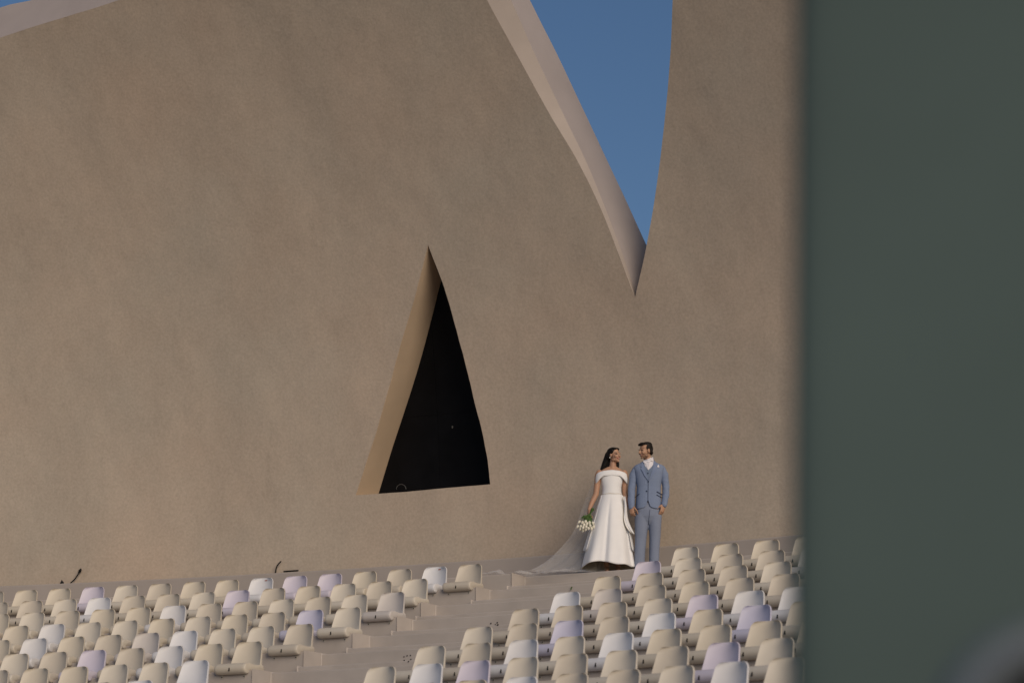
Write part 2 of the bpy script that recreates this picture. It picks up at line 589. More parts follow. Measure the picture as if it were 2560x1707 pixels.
def backrest_mesh():
    NV, NH = 18, 14
    def hw(v):
        w = 0.217 + (0.172 - 0.217) * v
        if v > 0.80:
            t = (v - 0.80) / 0.20
            w -= 0.058 * (1 - math.sqrt(max(0, 1 - t * t)))
        return w
    vs = []
    def surf(v, h, back):
        w = hw(v)
        e_ = abs(h)
        z = 0.035 + 0.340 * v
        y = 0.305 + 0.112 * v - 0.05 * (1 - v) ** 4 * (1 - e_ ** 4)
        e = abs(h)
        y -= 0.080 * e ** 2.1
        z += 0.006 * (1 - e * e) * v
        th = 0.011 + (0.018 + 0.022 * (1 - v) ** 2) * e ** 6
        if back:
            y += th
            w *= 1.0
        return (w * h, y, z)
    vv = [i / NV for i in range(NV + 1)]
    vv = [1 - (1 - t) ** 1.35 for t in vv]
    for b in (0, 1):
        for v in vv:
            for k in range(NH + 1):
                h = math.sin(math.pi / 2 * (-1 + 2 * k / NH))
                vs.append(surf(v, h, b))
    fs = []
    n = NH + 1; off = (NV + 1) * n
    for i in range(NV):
        for k in range(NH):
            a = i * n + k
            fs.append((a, a + 1, a + n + 1, a + n))
            fs.append((off + a, off + a + n, off + a + n + 1, off + a + 1))
    ring = [k for k in range(NH)] + [i * n + NH for i in range(NV)] + [NV * n + k for k in range(NH, 0, -1)] + [i * n for i in range(NV, 0, -1)]
    for p, q in zip(ring, ring[1:] + ring[:1]):
        fs.append((p, q, off + q, off + p))
    return vs, fs
def proto(name, vs, fs, mat, smooth=True, mods=None):
    o = mesh_obj(name, vs, fs, mat, None, smooth)
    if mods:
        bake(o, mods)
        for p in o.data.polygons:
            p.use_smooth = True
    me = o.data
    bpy.data.objects.remove(o)
    return me
bev = [('BEVEL', dict(width=0.006, segments=2, limit_method='ANGLE', angle_limit=0.7))]
base_me, back_me = {}, {}
for kind, mats in SEAT_M.items():
    for q, mt in enumerate(mats):
        base_me[kind, q] = proto('seat_pan', *seat_base_mesh(), mt, mods=bev)
        back_me[kind, q] = proto('backrest', *backrest_mesh(), mt, mods=bev)
def capsule(r, L, depth, seg=6):
    pts = [(r * math.cos(t), L / 2 + r * math.sin(t)) for t in [math.pi * i / seg for i in range(seg + 1)]]
    pts += [(r * math.cos(t), -L / 2 + r * math.sin(t)) for t in [math.pi + math.pi * i / seg for i in range(seg + 1)]]
    vs = [(x, 0, z) for x, z in pts] + [(x, depth, z) for x, z in pts]
    n = len(pts)
    fs = [tuple(range(n)), tuple(range(n, 2 * n))[::-1]] + [(i, (i + 1) % n, n + (i + 1) % n, n + i) for i in range(n)]
    return vs, fs
slot_me = proto('drain_slot', *capsule(0.0075, 0.026, 0.02), slot_m, False)
tab_me = proto('mounting_tab', *capsule(0.015, 0.022, 0.006), metal_m, False)
hole_me = proto('bolt', *capsule(0.007, 0.001, 0.008), slot_m, False)
stick_me = proto('sticker', [(-.02, 0, 0), (.02, 0, 0), (.02, 0, .014), (-.02, 0, .014), (-.02, .003, 0), (.02, .003, 0), (.02, .003, .014), (-.02, .003, .014)],
                 [(0, 1, 2, 3), (4, 7, 6, 5), (0, 4, 5, 1), (1, 5, 6, 2), (2, 6, 7, 3), (3, 7, 4, 0)], red_m, False)
def link(name, me, parent, loc=(0, 0, 0), rot=(0, 0, 0)):
    o = bpy.data.objects.new(name, me)
    C.objects.link(o)
    o.parent = parent
    o.location = loc
    o.rotation_euler = rot
    return o
ORD = ['first', 'second', 'third', 'fourth', 'fifth', 'sixth', 'seventh', 'eighth', 'ninth', 'tenth', 'eleventh', 'twelfth',
       'thirteenth', 'fourteenth', 'fifteenth', 'sixteenth', 'seventeenth', 'eighteenth']
def put_seat(block, j, i, kind, q, extra=None):
    r = R1 - j * D
    if block == 'left':
        a = al(j) - i * U / r - 0.174 / r
    else:
        a = ar(j) + 1.056 * i * U / r - 0.174 / r
    wob = rnd.uniform(-.012, .012)
    t = empty('stadium_seat', pol(rb(j), a + rnd.uniform(-.004, .004) / r, zb(j)), -a + wob)
    row = 'the top row' if j == 1 else 'row ' + ORD[j - 1] + ' from top'
    pos = 'beside the aisle' if i == 0 else ORD[i] + ' from the aisle'
    w = {'cream': 'cream', 'white': 'white', 'lilac': 'pale lilac', 'grey': 'greyish cream'}[kind]
    if j == 1:
        lab = f'{w} plastic seat, {pos} in the top row of the {block} block'
    else:
        lab = f'{w} plastic seat, {pos} in the {ORD[j-1]} row down, {block} block'
    tag(t, lab, 'seat', 'plastic seats on the grandstand')
    p = link('seat_pan', base_me[kind, q], t)
    b = link('backrest', back_me[kind, q], t)
    link('drain_slot', slot_me, p, (0.0, -0.0975, 0.010), (-0.12, 0.12, 0))
    for sx in (-0.155, 0.155):
        tb = link('mounting_tab', tab_me, p, (sx, -0.007, -0.062))
        link('bolt', hole_me, tb, (0, -0.003, -0.008))
    if extra == 'sticker':
        link('sticker', stick_me, b, (0.03, 0.394, 0.335), (-0.32, 0, 0))
SPEC = {   # seats that are not cream, counted from the aisle
    ('left', 1): {1: 'white', 4: 'lilac', 5: 'lilac', 6: 'white', 11: 'lilac'},
    ('left', 2): {5: 'lilac', 9: 'white'},
    ('left', 3): {0: 'grey', 6: 'white'},
    ('left', 4): {1: 'lilac', 8: 'white'},
    ('left', 5): {3: 'white', 4: 'grey', 7: 'white'},
    ('left', 6): {2: 'white', 4: 'lilac'},
    ('left', 7): {0: 'white'},
    ('left', 8): {0: 'white', 3: 'lilac'},
    ('right', 2): {0: 'lilac', 4: 'white'},
    ('right', 4): {0: 'white', 1: 'grey'},
    ('right', 5): {4: 'lilac', 5: 'white', 6: 'white'},
    ('right', 6): {2: 'lilac', 4: 'white', 6: 'lilac'},
    ('right', 7): {2: 'white', 4: 'white'},
    ('right', 8): {1: 'white', 2: 'lilac', 7: 'lilac'},
    ('right', 9): {4: 'white', 8: 'white'},
}
STICK = {('left', 1, 1), ('left', 1, 6)}
NL = {1: 17, 2: 15, 3: 14, 4: 12, 5: 11, 6: 9, 7: 8, 8: 6, 9: 4}
NR = {1: 8, 2: 9, 3: 10, 4: 11, 5: 11, 6: 12, 7: 13, 8: 13, 9: 14}
for block, tab in (('left', NL), ('right', NR)):
    for j, n in tab.items():
        for i in range(n):
            kind = SPEC.get((block, j), {}).get(i, 'cream')
            q = rnd.randrange(len(SEAT_M[kind]))
            put_seat(block, j, i, kind, q, 'sticker' if (block, j, i) in STICK else None)
# ------------------------------------------------------------------ the couple
ED_A, _ = on_cyl(1520, 1421, EDGE0)
ED = pol(EDGE0, ED_A, Z0)
BY = ED.y + 0.36                                   # depth of the bride
GY = ED.y + 0.30                                   # depth of the groom (nearer part of the arc)
K0 = (0.2551, 1300.0, 1060.0)
def P3(zx, zy, y):
    """point of a figure seen at drawing position zx, zy, at depth y"""
    d = ray(K0[1] + zx * K0[0], K0[2] + zy * K0[0])
    t = y / d.y
    return Vector((d.x * t, y, d.z * t + CAM_H))
PXM = K0[0] / FPX * math.hypot(BY, 5) * 1.0        # metres for one drawing unit

class Blob:
    """closed shapes that are fused into one continuous skin"""
    def __init__(self):
        self.v, self.f = [], []
    def ring_loft(self, rings):
        n = len(rings[0]); o = len(self.v)
        for r in rings:
            self.v += [Vector(p) for p in r]
        for k in range(len(rings) - 1):
            for i in range(n):
                a = o + k * n + i; b = o + k * n + (i + 1) % n
                self.f.append((a, b, b + n, a + n))
        self.f.append(tuple(range(o, o + n))[::-1])
        self.f.append(tuple(range(o + (len(rings) - 1) * n, o + len(rings) * n)))
    def tube(self, pts, rad, seg=14, flat=1.0, ax=None):
        pts = [Vector(p) for p in pts]
        rings = []
        u = None
        for i, p in enumerate(pts):
            t = (pts[min(i + 1, len(pts) - 1)] - pts[max(i - 1, 0)]).normalized()
            if u is None:
                u = t.cross(Vector(ax) if ax else Vector((0, 1, 0.03))).normalized()
            u = (u - t * u.dot(t)).normalized()
            w = t.cross(u)
            rings.append((p, t, u, w, rad[i]))
        out = []
        p, t, u, w, r = rings[0]
        for s_, k in ((-0.85, 0.5), (-0.5, 0.85)):
            out.append([p + t * r * s_ + (u * math.cos(a) + w * math.sin(a) * flat) * r * k for a in [2 * math.pi * i / seg for i in range(seg)]])
        for p, t, u, w, r in rings:
            out.append([p + (u * math.cos(a) + w * math.sin(a) * flat) * r for a in [2 * math.pi * i / seg for i in range(seg)]])
        p, t, u, w, r = rings[-1]
        for s_, k in ((0.5, 0.85), (0.85, 0.5)):
            out.append([p + t * r * s_ + (u * math.cos(a) + w * math.sin(a) * flat) * r * k for a in [2 * math.pi * i / seg for i in range(seg)]])
        self.ring_loft(out)
    def stack(self, rows, seg=28, sq=2.4):
        """horizontal superellipse rings: (centre, half width, half depth)"""
        out = []
        for c, hw, hd in rows:
            r = []
            for i in range(seg):
                a = 2 * math.pi * i / seg
                ca, sa = math.cos(a), math.sin(a)
                r.append(Vector(c) + Vector((hw * math.copysign(abs(ca) ** (2 / sq), ca), hd * math.copysign(abs(sa) ** (2 / sq), sa), 0)))
            out.append(r)
        self.ring_loft(out)
    def ell(self, c, r, mat=None, seg=14, ring=9):
        o = []
        for k in range(1, ring):
            ph = math.pi * k / ring
            o.append([Vector((r[0] * math.sin(ph) * math.cos(a), r[1] * math.sin(ph) * math.sin(a), r[2] * math.cos(ph)))
                      for a in [2 * math.pi * i / seg for i in range(seg)]])
        o = [[(Vector(c) + q) if mat is None else mat @ (Vector(c) + q) for q in l] for l in o]
        self.ring_loft(o)
    def build(self, name, mat, parent, base, voxel=0.005, smooth=6, fac=0.5):
        o = mesh_obj(name, [p - base for p in self.v], self.f, mat, None, True)
        bake(o, [('REMESH', dict(mode='VOXEL', voxel_size=voxel)), ('SMOOTH', dict(factor=fac, iterations=smooth))])
        for p in o.data.polygons:
            p.use_smooth = True
        o.parent = parent
        return o
def paint(o, fn, base):
    me = o.data
    ca = me.color_attributes.new('tone', 'FLOAT_COLOR', 'POINT')
    for v, d in zip(me.vertices, ca.data):
        d.color = (*fn(v.co + base), 1)

def head(b, m, male):
    w = 1.03 if male else 0.95
    E_ = lambda c, r: b.ell(c, r, m)
    E_((0, 0.018, 0.038), (0.074 * w, 0.094, 0.084))
    E_((0, -0.030, -0.020), (0.061 * w, 0.062, 0.078))
    E_((0, -0.036, -0.068), (0.046 * w, 0.050, 0.040))
    E_((0, -0.072, -0.098), (0.021 * w, 0.018, 0.016))
    for sx in (-1, 1):
        E_((sx * 0.036, -0.066, -0.030), (0.024, 0.022, 0.022))
        E_((sx * 0.028, -0.080, 0.020), (0.024, 0.012, 0.009))
        E_((sx * 0.046 * w, -0.012, -0.072), (0.014, 0.036, 0.020))
        E_((sx * 0.075 * w, 0.008, -0.008), (0.009, 0.020, 0.031))
    b.tube([m @ Vector(p) for p in ((0, -0.086, 0.012), (0, -0.098, -0.008), (0, -0.110, -0.026))], [0.008, 0.010, 0.013], 10)
    E_((0, -0.094, -0.031), (0.017, 0.013, 0.008))
    E_((0, -0.088, -0.056), (0.023, 0.012, 0.006))
    E_((0, -0.086, -0.067), (0.020, 0.012, 0.006))
def face_tone(skin, lip, brow, male):
    def fn(q):
        x, y, z = q
        c = Vector(skin)
        ax = abs(x)
        if y < -0.04:
            smile = -0.060 + 0.010 * (ax / 0.03) ** 2
            if ax < 0.031 and abs(z - smile) < 0.0085 and y < -0.07:
                c = Vector(lip)
                if ax < 0.018 and abs(z - smile - 0.001) < 0.0026:
                    c = Vector((0.55, 0.46, 0.40))
            if 0.012 < ax < 0.050 and abs(z - 0.026 - 0.012 * (0.5 - abs(ax - 0.03) / 0.03)) < 0.0042:
                c = Vector(brow).lerp(Vector(skin), 0.25)
            if ((ax - 0.031) / 0.014) ** 2 + ((z - 0.003) / 0.0070) ** 2 < 1:
                c = Vector((0.045, 0.028, 0.02))
        if male:
            k = (-0.030 - z) / 0.02
            if y < 0.0 and z < -0.030 and c == Vector(skin):
                if not (ax < 0.016 and z > -0.050):
                    k = min(1, max(0, (-0.034 - z - 0.25 * max(0, -y - 0.06)) / 0.018))
                    c = c.lerp(Vector(brow) * 1.3 + Vector((0.02, 0.012, 0.008)), 0.45 * k)
        return c
    return fn

skin_m = M('skin', (0.5, 0.3, 0.2), 0.5, 0.35, attr='tone', sss=0.08)
hair_m = M('dark_hair', (0.008, 0.006, 0.005), 0.6, 0.25, 0.3, 40, bump=[(90, 0.004, 0.5)])
suit_m = M('blue_suit', (0.20, 0.25, 0.37), 0.9, 0.15, 0.10, 160, bump=[(14, 0.02, 0.25), (300, 0.002, 0.4)])
trouser_m = M('suit_trousers', (0.21, 0.245, 0.335), 0.9, 0.15, 0.10, 160, bump=[(9, 0.03, 0.35), (300, 0.002, 0.4)])
lapel_m = M('lapel', (0.19, 0.24, 0.37), 0.85, 0.2, 0.08, 160)
vest_m = M('waistcoat', (0.16, 0.205, 0.30), 0.9, 0.15, 0.10, 160)
seam_m = M('seam', (0.03, 0.04, 0.075), 0.9, 0.1)
shirt_m = M('white_shirt', (0.74, 0.72, 0.76), 0.85, 0.2, 0.03, 20)
tie_m = M('silver_tie', (0.66, 0.64, 0.69), 0.6, 0.3, 0.05, 90)
dress_m = M('ivory_satin', (0.85, 0.85, 0.86), 0.62, 0.3, 0.03, 6, bump=[(4, 0.02, 0.12)])
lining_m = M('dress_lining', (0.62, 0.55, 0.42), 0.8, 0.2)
shoe_m = M('brown_shoe', (0.05, 0.028, 0.018), 0.4, 0.4)
pearl_m = M('pearl', (0.8, 0.78, 0.74), 0.25, 0.6)
leaf_m = M('stem_green', (0.07, 0.13, 0.035), 0.6, 0.3, 0.2, 60)
tulip_m = M('tulip_white', (0.72, 0.69, 0.58), 0.6, 0.3, 0.06, 40)

def veil_material():
    m = bpy.data.materials.new('tulle')
    m.use_nodes = True
    nt = m.node_tree
    for nn in list(nt.nodes):
        if nn.type != 'OUTPUT_MATERIAL':
            nt.nodes.remove(nn)
    out = [nn for nn in nt.nodes if nn.type == 'OUTPUT_MATERIAL'][0]
    tr = nt.nodes.new('ShaderNodeBsdfTransparent')
    di = nt.nodes.new('ShaderNodeBsdfDiffuse'); di.inputs['Color'].default_value = (0.9, 0.9, 0.92, 1)
    tl = nt.nodes.new('ShaderNodeBsdfTranslucent'); tl.inputs['Color'].default_value = (0.8, 0.8, 0.8, 1)
    ad = nt.nodes.new('ShaderNodeMixShader'); ad.inputs[0].default_value = 0.4
    nt.links.new(di.outputs[0], ad.inputs[1]); nt.links.new(tl.outputs[0], ad.inputs[2])
    lw = nt.nodes.new('ShaderNodeLayerWeight'); lw.inputs['Blend'].default_value = 0.35
    mr = nt.nodes.new('ShaderNodeMapRange')
    mr.inputs['To Min'].default_value = 0.12; mr.inputs['To Max'].default_value = 0.24
    nt.links.new(lw.outputs['Facing'], mr.inputs['Value'])
    mx = nt.nodes.new('ShaderNodeMixShader')
    nt.links.new(mr.outputs['Result'], mx.inputs[0])
    nt.links.new(tr.outputs[0], mx.inputs[1]); nt.links.new(ad.outputs[0], mx.inputs[2])
    nt.links.new(mx.outputs[0], out.inputs['Surface'])
    return m
veil_m = veil_material()

def patch(name, poly, bvh, base, mat, parent, off=0.004, thick=0.008, spacing=0.012):
    """cloth piece cut to a drawn outline and laid on the front of a body"""
    y0 = base.y
    P = [(P3(x, z, y0).x, P3(x, z, y0).z) for x, z in poly]
    dense_p = []
    for (a, b) in zip(P, P[1:] + P[:1]):
        n = max(1, int(math.hypot(b[0] - a[0], b[1] - a[1]) / spacing))
        dense_p += [(a[0] + (b[0] - a[0]) * i / n, a[1] + (b[1] - a[1]) * i / n) for i in range(n)]
    pts = [Vector(p) for p in dense_p]
    ed = [(i, (i + 1) % len(pts)) for i in range(len(pts))]
    x0, x1 = min(p[0] for p in P), max(p[0] for p in P); z0, z1 = min(p[1] for p in P), max(p[1] for p in P)
    x = x0 + spacing
    while x < x1:
        z = z0 + spacing
        while z < z1:
            if inside((x, z), dense_p):
                pts.append(Vector((x, z)))
            z += spacing
        x += spacing
    v, e, f, *_ = delaunay_2d_cdt(pts, ed, [], 0, 1e-6)
    f = [t for t in f if inside((sum(v[i].x for i in t) / 3, sum(v[i].y for i in t) / 3), dense_p)]
    vs = []
    last = 0.0
    for q in v:
        h = bvh.ray_cast(Vector((q.x - base.x, -1.5, q.y - base.z)), Vector((0, 1, 0)))
        yy = h[0].y if h[0] else last
        last = yy
        vs.append(Vector((q.x - base.x, yy - off, q.y - base.z)))
    n = len(vs)
    vs = vs + [p + Vector((0, thick, 0)) for p in vs]
    cnt = {}
    for t in f:
        for a, b in zip(t, t[1:] + t[:1]):
            cnt[(a, b)] = cnt.get((a, b), 0) + 1
    side = [(a, b, b + n, a + n) for (a, b) in cnt if (b, a) not in cnt]
    fs = [tuple(t) for t in f] + [tuple(i + n for i in t[::-1]) for t in f] + side
    return mesh_obj(name, vs, fs, mat, parent, False)
def bvh_of(o):
    bm = bmesh.new(); bm.from_mesh(o.data)
    t = BVHTree.FromBMesh(bm); bm.free()
    return t
def hand(b, wrist, dirv, palm_n, curl_a, side, s=1.0, spread=0.012):
    """palm, four unequal fingers bent at the knuckles and a thumb leaving the side of the palm"""
    d = Vector(dirv).normalized(); n_ = Vector(palm_n); n_ = (n_ - d * n_.dot(d)).normalized()
    l = d.cross(n_) * side                               # towards the thumb
    w = Vector(wrist)
    b.tube([w - d * 0.02, w + d * 0.02 * s, w + d * 0.055 * s, w + d * 0.088 * s], [0.024 * s, 0.028 * s, 0.036 * s, 0.034 * s], 12, 0.5, l.cross(d))
    for k, (q, L) in enumerate(((0.026, 0.072), (0.009, 0.080), (-0.009, 0.074), (-0.026, 0.058))):
        p = w + d * 0.085 * s + l * q * s
        pts = [p - d * 0.01, p]
        ang = 0.0
        for seg, fr in enumerate((0.42, 0.32, 0.26)):
            ang += curl_a * (0.7 + 0.15 * k) * (0.7 if seg == 0 else 1.0)
            p = p + (d * math.cos(ang) + n_ * math.sin(ang) + l * q * 1.2) * L * fr * s
            pts.append(p)
        b.tube(pts, [0.0095 * s, 0.0092 * s, 0.0088 * s, 0.0080 * s, 0.0068 * s], 8)
    p = w + d * 0.022 * s + l * 0.022 * s
    pts = [p, p + (d * 0.6 + l * 0.7 + n_ * 0.2) * 0.034 * s, p + (d * 0.85 + l * 0.62 + n_ * 0.5) * 0.062 * s, p + (d * 1.15 + l * 0.45 + n_ * 0.75) * 0.080 * s]
    b.tube(pts, [0.015 * s, 0.0125 * s, 0.0105 * s, 0.008 * s], 8)

# ---------- groom
GB = P3(1250, 1400, GY); GB.z = Z0
groom = empty('person', GB)
tag(groom, 'man in blue three piece suit and white shirt, smiling down at the bride beside him', 'person')
gp = lambda x, z, dy=0.0: P3(x, z, GY + dy)
u = PXM
hm = Matrix.Translation(gp(1228, 262, -0.02)) @ Matrix.Rotation(math.radians(-58), 4, 'Z') @ Matrix.Rotation(math.radians(6), 4, 'X') @ Matrix.Scale(1.0, 4)
b = Blob()
head(b, hm, True)
b.tube([gp(1262, 400, 0.03), gp(1252, 350, 0.02), gp(1240, 300, 0.015)], [0.062, 0.056, 0.055], 16)
b.stack([(gp(1255, 840), 0.15, 0.10), (gp(1258, 700), 0.145, 0.09), (gp(1262, 520), 0.15, 0.09), (gp(1262, 440), 0.14, 0.07), (gp(1260, 400, 0.01), 0.08, 0.05)])
b.tube([gp(1150, 470, 0.02), gp(1096, 620, 0.0), gp(1091, 790, -0.06)], [0.034, 0.034, 0.029])
b.tube([gp(1375, 470, 0.02), gp(1430, 610, 0.01), gp(1410, 775, -0.05)], [0.034, 0.034, 0.029])
for x in (1190, 1318):
    b.tube([gp(x, 850), gp(x, 1090), gp(x - 4, 1370)], [0.075, 0.055, 0.042])
    ft = Vector((gp(x - 4, 1370).x, GY, Z0))
    b.tube([ft + Vector((0, 0.04, 0.06)), ft + Vector((0, -0.06, 0.045)), ft + Vector((0, -0.15, 0.03))], [0.042, 0.038, 0.028])
hand(b, gp(1092, 800, -0.065), (0.03, -0.25, -1), (0.55, 0.75, 0.05), 0.75, 1, 1.05)
hand(b, gp(1405, 785, -0.055), (-0.20, -0.2, -1), (-0.55, 0.8, 0.1), 0.42, -1, 1.05)
body = b.build('body', skin_m, groom, GB, 0.005, 4, 0.45)
hmi = hm.inverted()
ft_g = face_tone((0.44, 0.26, 0.17), (0.30, 0.13, 0.10), (0.028, 0.018, 0.012), True)
paint(body, lambda p: ft_g(hmi @ p) if p.z > gp(1250, 372).z else Vector((0.42, 0.24, 0.155)), GB)
# hair: short, full on top
b = Blob()
HE = lambda c, r: b.ell(c, r, hm)
HE((0, 0.030, 0.084), (0.074, 0.090, 0.048)); HE((0, -0.045, 0.098), (0.060, 0.040, 0.026)); HE((0, 0.078, 0.030), (0.070, 0.040, 0.075))
HE((0, 0.092, -0.030), (0.052, 0.022, 0.035))
for sx in (-1, 1):
    HE((sx * 0.066, 0.036, 0.040), (0.016, 0.050, 0.050)); HE((sx * 0.071, -0.012, 0.038), (0.009, 0.016, 0.030)); HE((sx * 0.070, 0.055, 0.0), (0.013, 0.024, 0.05))
    HE((sx * 0.035, -0.062, 0.094), (0.026, 0.026, 0.020))
for k in range(26):
    a = rnd.uniform(0, 6.28); rr_ = rnd.uniform(0.02, 0.07)
    HE((rr_ * math.cos(a), 0.02 + 1.1 * rr_ * math.sin(a), 0.112 - 9 * rr_ * rr_ * 0.9), (0.016, 0.018, 0.018))
b.build('hair', hair_m, groom, GB, 0.005, 3, 0.4)
# jacket
b = Blob()
b.stack([(gp(1256, 850, 0), 0.182, 0.128), (gp(1258, 780, 0), 0.181, 0.126), (gp(1260, 700, 0), 0.174, 0.116), (gp(1262, 620, 0), 0.170, 0.114),
         (gp(1262, 540, 0), 0.188, 0.124), (gp(1262, 470, 0), 0.206, 0.122), (gp(1264, 430, 0.008), 0.226, 0.104), (gp(1264, 404, 0.015), 0.200, 0.084),
         (gp(1262, 384, 0.02), 0.130, 0.074), (gp(1258, 358, 0.025), 0.070, 0.064)], sq=2.4)
jk = b.build('jacket', suit_m, groom, GB, 0.006, 8, 0.5)
b = Blob()
b.tube([gp(1134, 440, 0.012), gp(1114, 490, 0.015), gp(1096, 620, 0.0), gp(1090, 720, -0.03), gp(1092, 812, -0.062)], [0.048, 0.058, 0.054, 0.049, 0.045], 18)
slv = b.build('sleeve', suit_m, groom, GB, 0.006, 6, 0.5)
for v in slv.data.vertices:
    x, y, z = v.co
    kk = noise.noise(Vector((x * 7, y * 7, z * 14))) * 0.006 + noise.noise(Vector((x * 22, y * 22, z * 30))) * 0.003
    v.co += v.normal * kk
b = Blob()
b.tube([gp(1390, 432, 0.012), gp(1412, 485, 0.015), gp(1429, 610, 0.01), gp(1428, 700, -0.01), gp(1410, 792, -0.05)], [0.048, 0.058, 0.054, 0.050, 0.045], 18)
slv = b.build('sleeve', suit_m, groom, GB, 0.006, 6, 0.5)
for v in slv.data.vertices:
    x, y, z = v.co
    kk = noise.noise(Vector((x * 7, y * 7, z * 14))) * 0.006 + noise.noise(Vector((x * 22, y * 22, z * 30))) * 0.003
    v.co += v.normal * kk
hem0 = gp(1250, 836).z - GB.z
for v in jk.data.vertices:
    x, y, z = v.co
    xc = gp(1250, 800).x - GB.x
    if y < 0.02 and abs(x) < 0.20:
        dx = abs(x - xc)
        cut = hem0 + 0.085 * math.exp(-(dx / 0.022) ** 2) + 0.03 * math.exp(-(dx / 0.07) ** 2) + 0.012 * max(0, (dx - 0.13) / 0.05)
        if z < cut and dx < 0.19 and z < hem0 + 0.1:
            v.co.z = cut
jb = bvh_of(jk)
patch('shirt', [(1205, 372), (1232, 366), (1282, 352), (1306, 340), (1313, 380), (1290, 425), (1250, 466), (1222, 420)], jb, GB, shirt_m, groom, 0.012, 0.02)
patch('waistcoat', [(1208, 395), (1224, 415), (1250, 462), (1292, 415), (1304, 385), (1300, 440), (1275, 510), (1252, 566), (1228, 505), (1212, 440)], jb, GB, vest_m, groom, 0.008, 0.012)
patch('tie', [(1222, 378), (1262, 376), (1266, 398), (1252, 462), (1248, 462), (1228, 404)], jb, GB, tie_m, groom, 0.022, 0.02)
for poly in ([(1196, 372), (1208, 380), (1214, 440), (1232, 510), (1254, 572), (1246, 562), (1212, 515), (1196, 478), (1180, 450), (1188, 432), (1180, 424)],
             [(1312, 352), (1304, 385), (1300, 440), (1278, 510), (1252, 572), (1262, 562), (1300, 510), (1330, 466), (1348, 432), (1330, 424), (1346, 408)]):
    patch('lapel', poly, jb, GB, lapel_m, groom, 0.014, 0.016)
# shirt collar wings
for poly in ([(1203, 366), (1212, 352), (1232, 374), (1222, 398), (1208, 384)], [(1240, 378), (1268, 356), (1300, 324), (1312, 342), (1306, 372), (1280, 366), (1262, 384)]):
    patch('collar', poly, jb, GB, shirt_m, groom, 0.030, 0.03)
b = Blob()
b.tube([gp(1262, 392, 0.03), gp(1256, 366, 0.028), gp(1253, 350, 0.024)], [0.070, 0.064, 0.0625], 20)
b.build('collar_band', shirt_m, groom, GB, 0.006, 2)
patch('pocket_square', [(1338, 434), (1362, 432), (1360, 420), (1354, 403), (1346, 414)], jb, GB, shirt_m, groom, 0.010, 0.01, 0.006)
for poly in ([(1336, 668), (1392, 690), (1390, 700), (1336, 678)], [(1336, 700), (1392, 722), (1392, 730), (1334, 708)],
             [(1124, 718), (1166, 688), (1168, 695), (1124, 727)]):
    patch('pocket_seam', poly, jb, GB, seam_m, groom, 0.006, 0.008, 0.008)
patch('front_seam', [(1250, 580), (1255, 580), (1252, 700), (1252, 765), (1247, 765), (1247, 700)], jb, GB, seam_m, groom, 0.0035, 0.006, 0.008)
for z, x in ((578, 1253), (668, 1236)):
    patch('button', [(x - 5, z - 4), (x, z - 7), (x + 5, z - 4), (x + 6, z + 3), (x, z + 7), (x - 6, z + 3)], jb, GB, seam_m, groom, 0.012, 0.01, 0.006)
patch('button', [(1243, 492), (1252, 489), (1255, 496), (1248, 502), (1242, 499)], jb, GB, seam_m, groom, 0.014, 0.01, 0.006)
# trousers
b = Blob()
b.stack([(gp(1256, 770), 0.150, 0.098), (gp(1256, 850), 0.172, 0.112), (gp(1256, 905), 0.180, 0.110), (gp(1257, 950), 0.150, 0.085), (gp(1258, 985), 0.06, 0.05)], sq=2.3)
b.tube([gp(1192, 900), gp(1190, 1000), gp(1184, 1100), gp(1176, 1230), gp(1172, 1330), gp(1170, 1425)], [0.100, 0.095, 0.085, 0.076, 0.073, 0.079], 20)
b.tube([gp(1322, 900), gp(1322, 1000), gp(1322, 1100), gp(1317, 1230), gp(1315, 1330), gp(1314, 1425)], [0.098, 0.090, 0.080, 0.073, 0.071, 0.077], 20)
tr = b.build('trousers', trouser_m, groom, GB, 0.007, 8, 0.5)
for v in tr.data.vertices:                             # soft creases and breaks in the cloth
    x, y, z = v.co
    k = noise.noise(Vector((x * 9, y * 9, z * 5))) * 0.006 + noise.noise(Vector((x * 16, y * 10, z * 26 + x * 30))) * 0.0045 * max(0, 1 - z / 0.5)
    v.co.y += k
    v.co.x += k * 0.6
tb_ = bvh_of(tr)
patch('fly_seam', [(1266, 850), (1270, 850), (1262, 930), (1259, 985), (1255, 985), (1258, 930)], tb_, GB, seam_m, groom, 0.003, 0.006, 0.01)
for x in (1186, 1314):
    b = Blob()
    c = Vector((gp(x, 1370).x, GY, Z0))
    b.tube([c + Vector((0, 0.06, 0.045)), c + Vector((0, -0.03, 0.055)), c + Vector((-0.005, -0.12, 0.040)), c + Vector((-0.01, -0.17, 0.033))], [0.044, 0.046, 0.042, 0.030], 16, 0.9)
    b.build('shoe', shoe_m, groom, GB, 0.006, 4)

